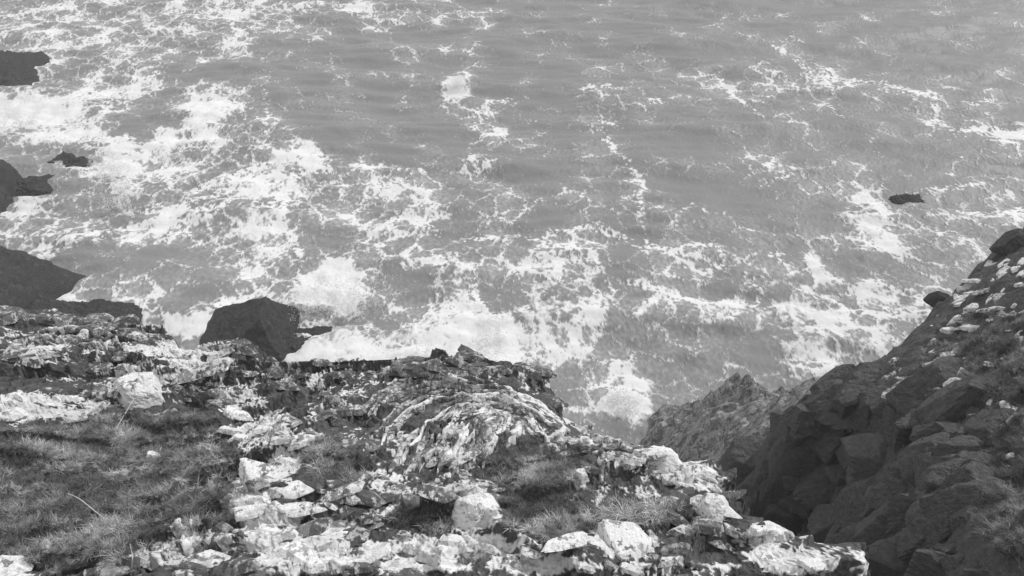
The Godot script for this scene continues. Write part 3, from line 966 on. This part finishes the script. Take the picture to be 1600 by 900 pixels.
func build_stones() -> void:
	var rng := RandomNumberGenerator.new()
	rng.seed = 4
	var slabs := []
	for k in 9:
		slabs.append(rock_mesh(400 + k, stone_planes(rng, 0.3, 8), 11, 0.045, 0.0, true))
	var rounds := []
	for k in 6:
		rounds.append(rock_mesh(430 + k, stone_planes(rng, 0.65, 10), 14, 0.07, 0.15, true))
	var blocks := []
	for k in 6:
		blocks.append(rock_mesh(460 + k, stone_planes(rng, 0.6, 9), 14, 0.06, 0.0, true))
	# single pale boulders and blocks one can point at: [x, y, half width px, squash, kind of lichen, turn, label]
	var list := [
		[217, 612, 44, 0.75, 0, 0.2, "square pale block with a flat top at the head of the left grass"],
		[742, 800, 40, 0.85, 0, 0.7, "big white lichen boulder in the middle of the ledge, right of the dark hollow"],
		[978, 852, 50, 0.5, 0, 0.1, "long rounded white boulder low on the right of the ledge, below the heath"],
		[1036, 724, 29, 0.9, 0, 0.4, "white boulder on the rim overlooking the mid-grey rocks, left of its pair"],
		[1084, 748, 33, 0.7, 0, 1.2, "white boulder on the rim beside the gully, right of its pair"],
		[1112, 797, 26, 0.9, 0, 0.9, "white boulder at the lip of the dark gully"],
		[905, 752, 13, 1.2, 0, 0.3, "small upright white stone at the right edge of the heath"],
		[1215, 811, 11, 0.9, 0, 0.3, "tiny white stone lying alone on the dark gully lip"],
		[387, 790, 38, 0.6, 0, 0.5, "angular white slab at the right end of the left grass"],
		[410, 746, 38, 0.45, 0, 0.0, "flat white slab above the angular one, beside the dark crevice"],
		[630, 842, 18, 1.0, 1, 0.6, "small rounded stone half lichened above the bottom slabs"],
		[20, 892, 30, 0.5, 0, 0.2, "white stone in the bottom left corner, under the grass"],
		[1200, 838, 38, 0.4, 0, 0.1, "flat pale slab under the tiny stone at the gully lip"]]
	var k := 0
	for b in list:
		var at := on_land(b[0], b[1], ledge_y, 2.5, 20.0)
		var r: float = b[2] / LENS * (at - EYE).length()
		var o := put(rounds[k % rounds.size()] if b[3] > 0.55 else slabs[k % slabs.size()], "boulder", M.lichen[b[4]])
		o.position = Vector3(at.x, ledge_y(at.x, at.z) + r * 0.12, at.z)
		o.rotation = Vector3(-0.25, b[5], 0.05)
		o.scale = Vector3(r, r * b[3] * (1.0 if b[3] > 0.55 else 1.7), r * 0.95)
		tag(o, b[6], "boulder", "pale boulders on the ledge")
		k += 1
	var bl := [
		[1495, 606, 17, 0.7, 0, "bright white stone on the headland slope, left of the smaller one at the frame edge"],
		[1580, 643, 11, 0.9, 0, "small white stone on the headland close to the right edge"],
		[1586, 385, 26, 0.8, 3, "round black boulder on the headland crest at the right edge"],
		[1470, 470, 18, 0.8, 3, "black knob of rock at the lower end of the headland crest"],
		[1512, 690, 8, 0.9, 0, "tiny pale stone on the headland below the bright white one"]]
	for b in bl:
		var at := on_land(b[0], b[1], bluff_y, 6.0, 30.0)
		var r: float = b[2] / LENS * (at - EYE).length()
		var o := put(rounds[k % rounds.size()], "boulder", M.sea_rock if b[4] == 3 else M.lichen[b[4]])
		o.position = Vector3(at.x, bluff_y(at.x, at.z) + r * 0.1, at.z)
		o.scale = Vector3(r, r * b[3], r)
		o.rotation.y = k
		tag(o, b[5], "boulder", "stones on the headland")
		k += 1
	# the broken beds of the ledge: slabs that belong to the bedrock
	var ledge := get_node("cliff_ledge")
	var n := 0
	var tries := 0
	while n < 300 and tries < 3000:
		tries += 1
		var px := rng.randf_range(-60, 1330)
		var py := rng.randf_range(500, 905)
		var on_rim := n < 60
		if on_rim:
			var k2 := rng.randi_range(2, 16)
			var e := ledge_edge[k2].lerp(ledge_edge[k2 + 1], rng.randf())
			var q := seen_at(Vector3(e.x, ledge_y(e.x, e.y + 0.15), e.y + 0.15))
			px = q.x
			py = q.y + rng.randf_range(0, 14)
		var p := Vector2(px, py)
		var lv := blob_value(LICHEN, p, 0.3)
		if not on_rim and hole_value(HEATH, p) > 0.45 and lv < 0.6:
			continue
		if not on_rim and rng.randf() > lv * 0.9 + 0.1:
			continue
		var at := on_land(px, py, ledge_y, 2.5, 15.0)
		if side_of(ledge_edge, at.x, at.z) > (0.1 if on_rim else -0.12) or at.y < 12.0:
			continue
		var r := rng.randf_range(9, 27) / LENS * (at - EYE).length()
		var kind := 0 if lv > 0.72 else (1 if lv > 0.5 else 2)
		var o := put(slabs[rng.randi() % slabs.size()], "rock_slab", M.lichen[kind], ledge)
		o.position = Vector3(at.x, ledge_y(at.x, at.z) - r * 0.02, at.z)
		o.rotation = Vector3(rng.randf_range(-0.62, -0.3), rng.randf_range(-0.5, 0.5), rng.randf_range(-0.2, 0.2))
		o.scale = Vector3(r * rng.randf_range(1.0, 1.9), r * rng.randf_range(0.45, 0.95), r * rng.randf_range(0.6, 0.9))
		n += 1

	# thin upstanding edges of the folded beds
	var ribs := []
	for i in 22:
		var a := i * 0.66
		ribs.append([[606 + a * 12, 752 - a * 1.5], [634 + a * 12, 706 - a * 1.2], [664 + a * 11, 664 - a * 0.2], [705 + a * 9.5, 634 + a * 2], [762 + a * 6.5, 628 + a * 4.5], [820 + a * 4, 640 + a * 5.5]])
	for i in 9:
		var a := float(i)
		ribs.append([[556 + a * 5, 662 + a * 6], [598 + a * 5, 614 + a * 4.5], [680 + a * 4, 592 + a * 4], [770 + a * 3, 602 + a * 4], [850 + a, 636 + a * 4], [890, 676 + a * 2]])
	for i in 4:
		var a := float(i)
		ribs.append([[828 + a * 5, 700 + a * 1], [868 + a * 2, 684 + a * 3], [905, 678 + a * 4], [936 - a * 3, 694 + a * 3], [948 - a * 4, 722 + a], [958 - a * 5, 760]])
	for i in 9:
		var a := float(i)
		ribs.append([[-10 + a * 9, 560 - a * 7], [60 + a * 8, 549 - a * 5.5], [130 + a * 6, 540 - a * 4], [196 + a * 4, 536 - a * 3]])
	for i in 5:
		var a := float(i)
		ribs.append([[575 + a * 16, 812 - a * 9], [620 + a * 14, 792 - a * 9], [665 + a * 12, 772 - a * 8], [700 + a * 10, 752 - a * 7]])
	for i in 6:
		var a := float(i)
		ribs.append([[232 + a * 8, 884 - a * 8], [280 + a * 7, 868 - a * 6], [330 + a * 6, 858 - a * 5], [370 + a * 4, 856 - a * 4]])
	for rib in ribs:
		var from := rng.randf_range(0.0, 0.2)
		while from < 0.85:
			var to := minf(from + rng.randf_range(0.18, 0.5), 1.0)
			var mesh := rib_mesh(rib, from, to, rng)
			if mesh:
				put(mesh, "rock_rib", M.lichen[[0, 0, 1, 1, 2][rng.randi() % 5]], ledge)
			from = to + rng.randf_range(0.01, 0.12)
	# dark blocks standing proud of the gully wall
	var head := get_node("cliff_headland")
	for q in 150:
		var px := rng.randf_range(1150, 1560)
		var py := rng.randf_range(590, 930)
		var at := on_land(px, py, bluff_y, 6.0, 30.0)
		var d := side_of(bluff_edge, at.x, at.z)
		if d < -0.9 or at.y < 1.0:
			continue
		var r := rng.randf_range(18, 62) / LENS * (at - EYE).length()
		var o := put(blocks[rng.randi() % blocks.size()], "rock_block", M.bluff, head)
		o.position = Vector3(at.x, at.y, at.z) + ray(px, py).normalized() * r * 0.62
		o.rotation = Vector3(rng.randf_range(-0.4, 0.4), rng.randf_range(-0.6, 0.6), rng.randf_range(-0.4, 0.4))
		o.scale = Vector3(r * rng.randf_range(0.7, 1.2), r * rng.randf_range(0.6, 1.3), r * rng.randf_range(0.6, 1.0))
	# pale lichened stones and ribs of the headland's upper slope
	for b in BLUFF_LICHEN:
		for q in 12:
			var px: float = b[0] + rng.randfn(0, 1.0) * b[2]
			var py: float = b[1] + rng.randfn(0, 1.1) * b[3]
			var at := on_land(px, py, bluff_y, 6.0, 30.0)
			if at.y < 8.0 or side_of(bluff_edge, at.x, at.z) > 0.0:
				continue
			var r := (2.5 + 11.0 * pow(rng.randf(), 2.6)) / LENS * (at - EYE).length()
			var o := put(slabs[rng.randi() % slabs.size()], "rock_slab", M.lichen[0 if b[4] > 0.56 else 1], head)
			o.position = Vector3(at.x, bluff_y(at.x, at.z) - r * 0.18, at.z)
			o.rotation = Vector3(rng.randf_range(-0.7, -0.3), rng.randf_range(-0.5, 0.9), rng.randf_range(0.1, 0.6))
			o.scale = Vector3(r * rng.randf_range(1.0, 1.8), r * rng.randf_range(0.6, 0.9), r * rng.randf_range(0.7, 1.0))

func build_plants() -> void:
	var tuft := tuft_mesh(1, 16, 0.11)
	scatter("grass", "tangled short grass covering the left slope of the ledge", tuft, HEATH.slice(0, 3) + [HEATH[10]], 9500, ledge_y, 51, 0.28, 0.6)
	scatter("grass", "small grass tuft in the middle of the ledge beside the dark crevice", tuft, [HEATH[3]], 620, ledge_y, 52, 0.3, 0.6)
	scatter("grass", "heath clump on the right of the ledge below the arched strata", tuft, [HEATH[4], HEATH[5], HEATH[9]], 2800, ledge_y, 53, 0.28, 0.55)
	scatter("grass", "thin grass in the hollow between the white boulder and the bottom slabs", tuft, [HEATH[6]], 260, ledge_y, 54, 0.4, 0.8)
	scatter("grass", "thin grass among the pale stones near the gully", tuft, [HEATH[7]], 300, ledge_y, 55, 0.4, 0.8)
	scatter("grass", "rough grass on the headland along the right edge of the frame", tuft, [[1580, 740, 50, 130, 1], [1540, 560, 90, 60, 1], [1470, 620, 60, 40, 1]], 7000, bluff_y, 56, 0.6, 1.2, 0.09, 0.36)
	stem([[180, 822, 0.02], [150, 800, 0.20], [125, 780, 0.27], [106, 771, 0.3]], 0.0042, "long straight pale stem lying across the left grass")
	stem([[170, 690, 0.02], [190, 655, 0.2], [210, 622, 0.28]], 0.004, "pale upright stem in front of the square block")
	stem([[205, 896, 0.02], [207, 870, 0.16], [203, 850, 0.22]], 0.0034, "short upright stem at the bottom of the left grass")
	stem([[182, 818, 0.02], [200, 819, 0.16], [218, 815, 0.2]], 0.003, "thin stem bending right from the foot of the long straight one")
	stem([[45, 880, 0.02], [55, 855, 0.16], [62, 838, 0.22]], 0.0036, "stem rising above the white stone in the bottom left corner")

func build_spray() -> void:
	var P := func(px, py, y): return on_height(px, py, y)
	spray("sea_spray", "large burst of white spray right behind the pointed rock", [[P.call(535, 468, 0.9), Vector3(1.5, 1.3, 1.0), 1.6], [P.call(500, 455, 1.0), Vector3(1.2, 1.0, 0.8), 0.9], [P.call(560, 470, 0.8), Vector3(0.9, 0.9, 0.7), 1.6], [P.call(480, 480, 0.6), Vector3(1.6, 0.7, 0.9), 0.5], [P.call(525, 440, 1.4), Vector3(1.3, 0.9, 0.8), 0.7]], 61, 6000)
	spray("sea_spray", "column of spray rising against the cliff in the middle of the shore", [[P.call(760, 560, 0.8), Vector3(0.6, 1.3, 0.6), 1.6], [P.call(690, 560, 0.6), Vector3(1.3, 0.8, 0.8), 0.9], [P.call(640, 550, 0.5), Vector3(1.1, 0.7, 0.8), 0.8], [P.call(775, 510, 1.0), Vector3(0.6, 1.0, 0.6), 0.9]], 62, 6000)
	spray("sea_spray", "round puff of spray at the foot of the mid-grey rocks", [[P.call(975, 640, 0.3), Vector3(0.6, 0.5, 0.5), 1.6], [P.call(968, 622, 0.3), Vector3(0.5, 0.4, 0.5), 1.0]], 63, 3000)
	spray("sea_spray", "small lone puff of spray on the open water above the centre", [[P.call(718, 134, 0.3), Vector3(0.7, 0.7, 0.6), 1.2], [P.call(712, 125, 0.5), Vector3(0.5, 0.5, 0.4), 0.8]], 64, 2500)
	spray("sea_spray", "white wash bursting beside the left crags", [[P.call(25, 185, 0.4), Vector3(2.0, 0.8, 1.0), 1.2], [P.call(180, 265, 0.5), Vector3(1.0, 1.0, 0.9), 0.8], [P.call(185, 310, 0.5), Vector3(0.9, 0.9, 0.8), 0.6]], 65, 9000)
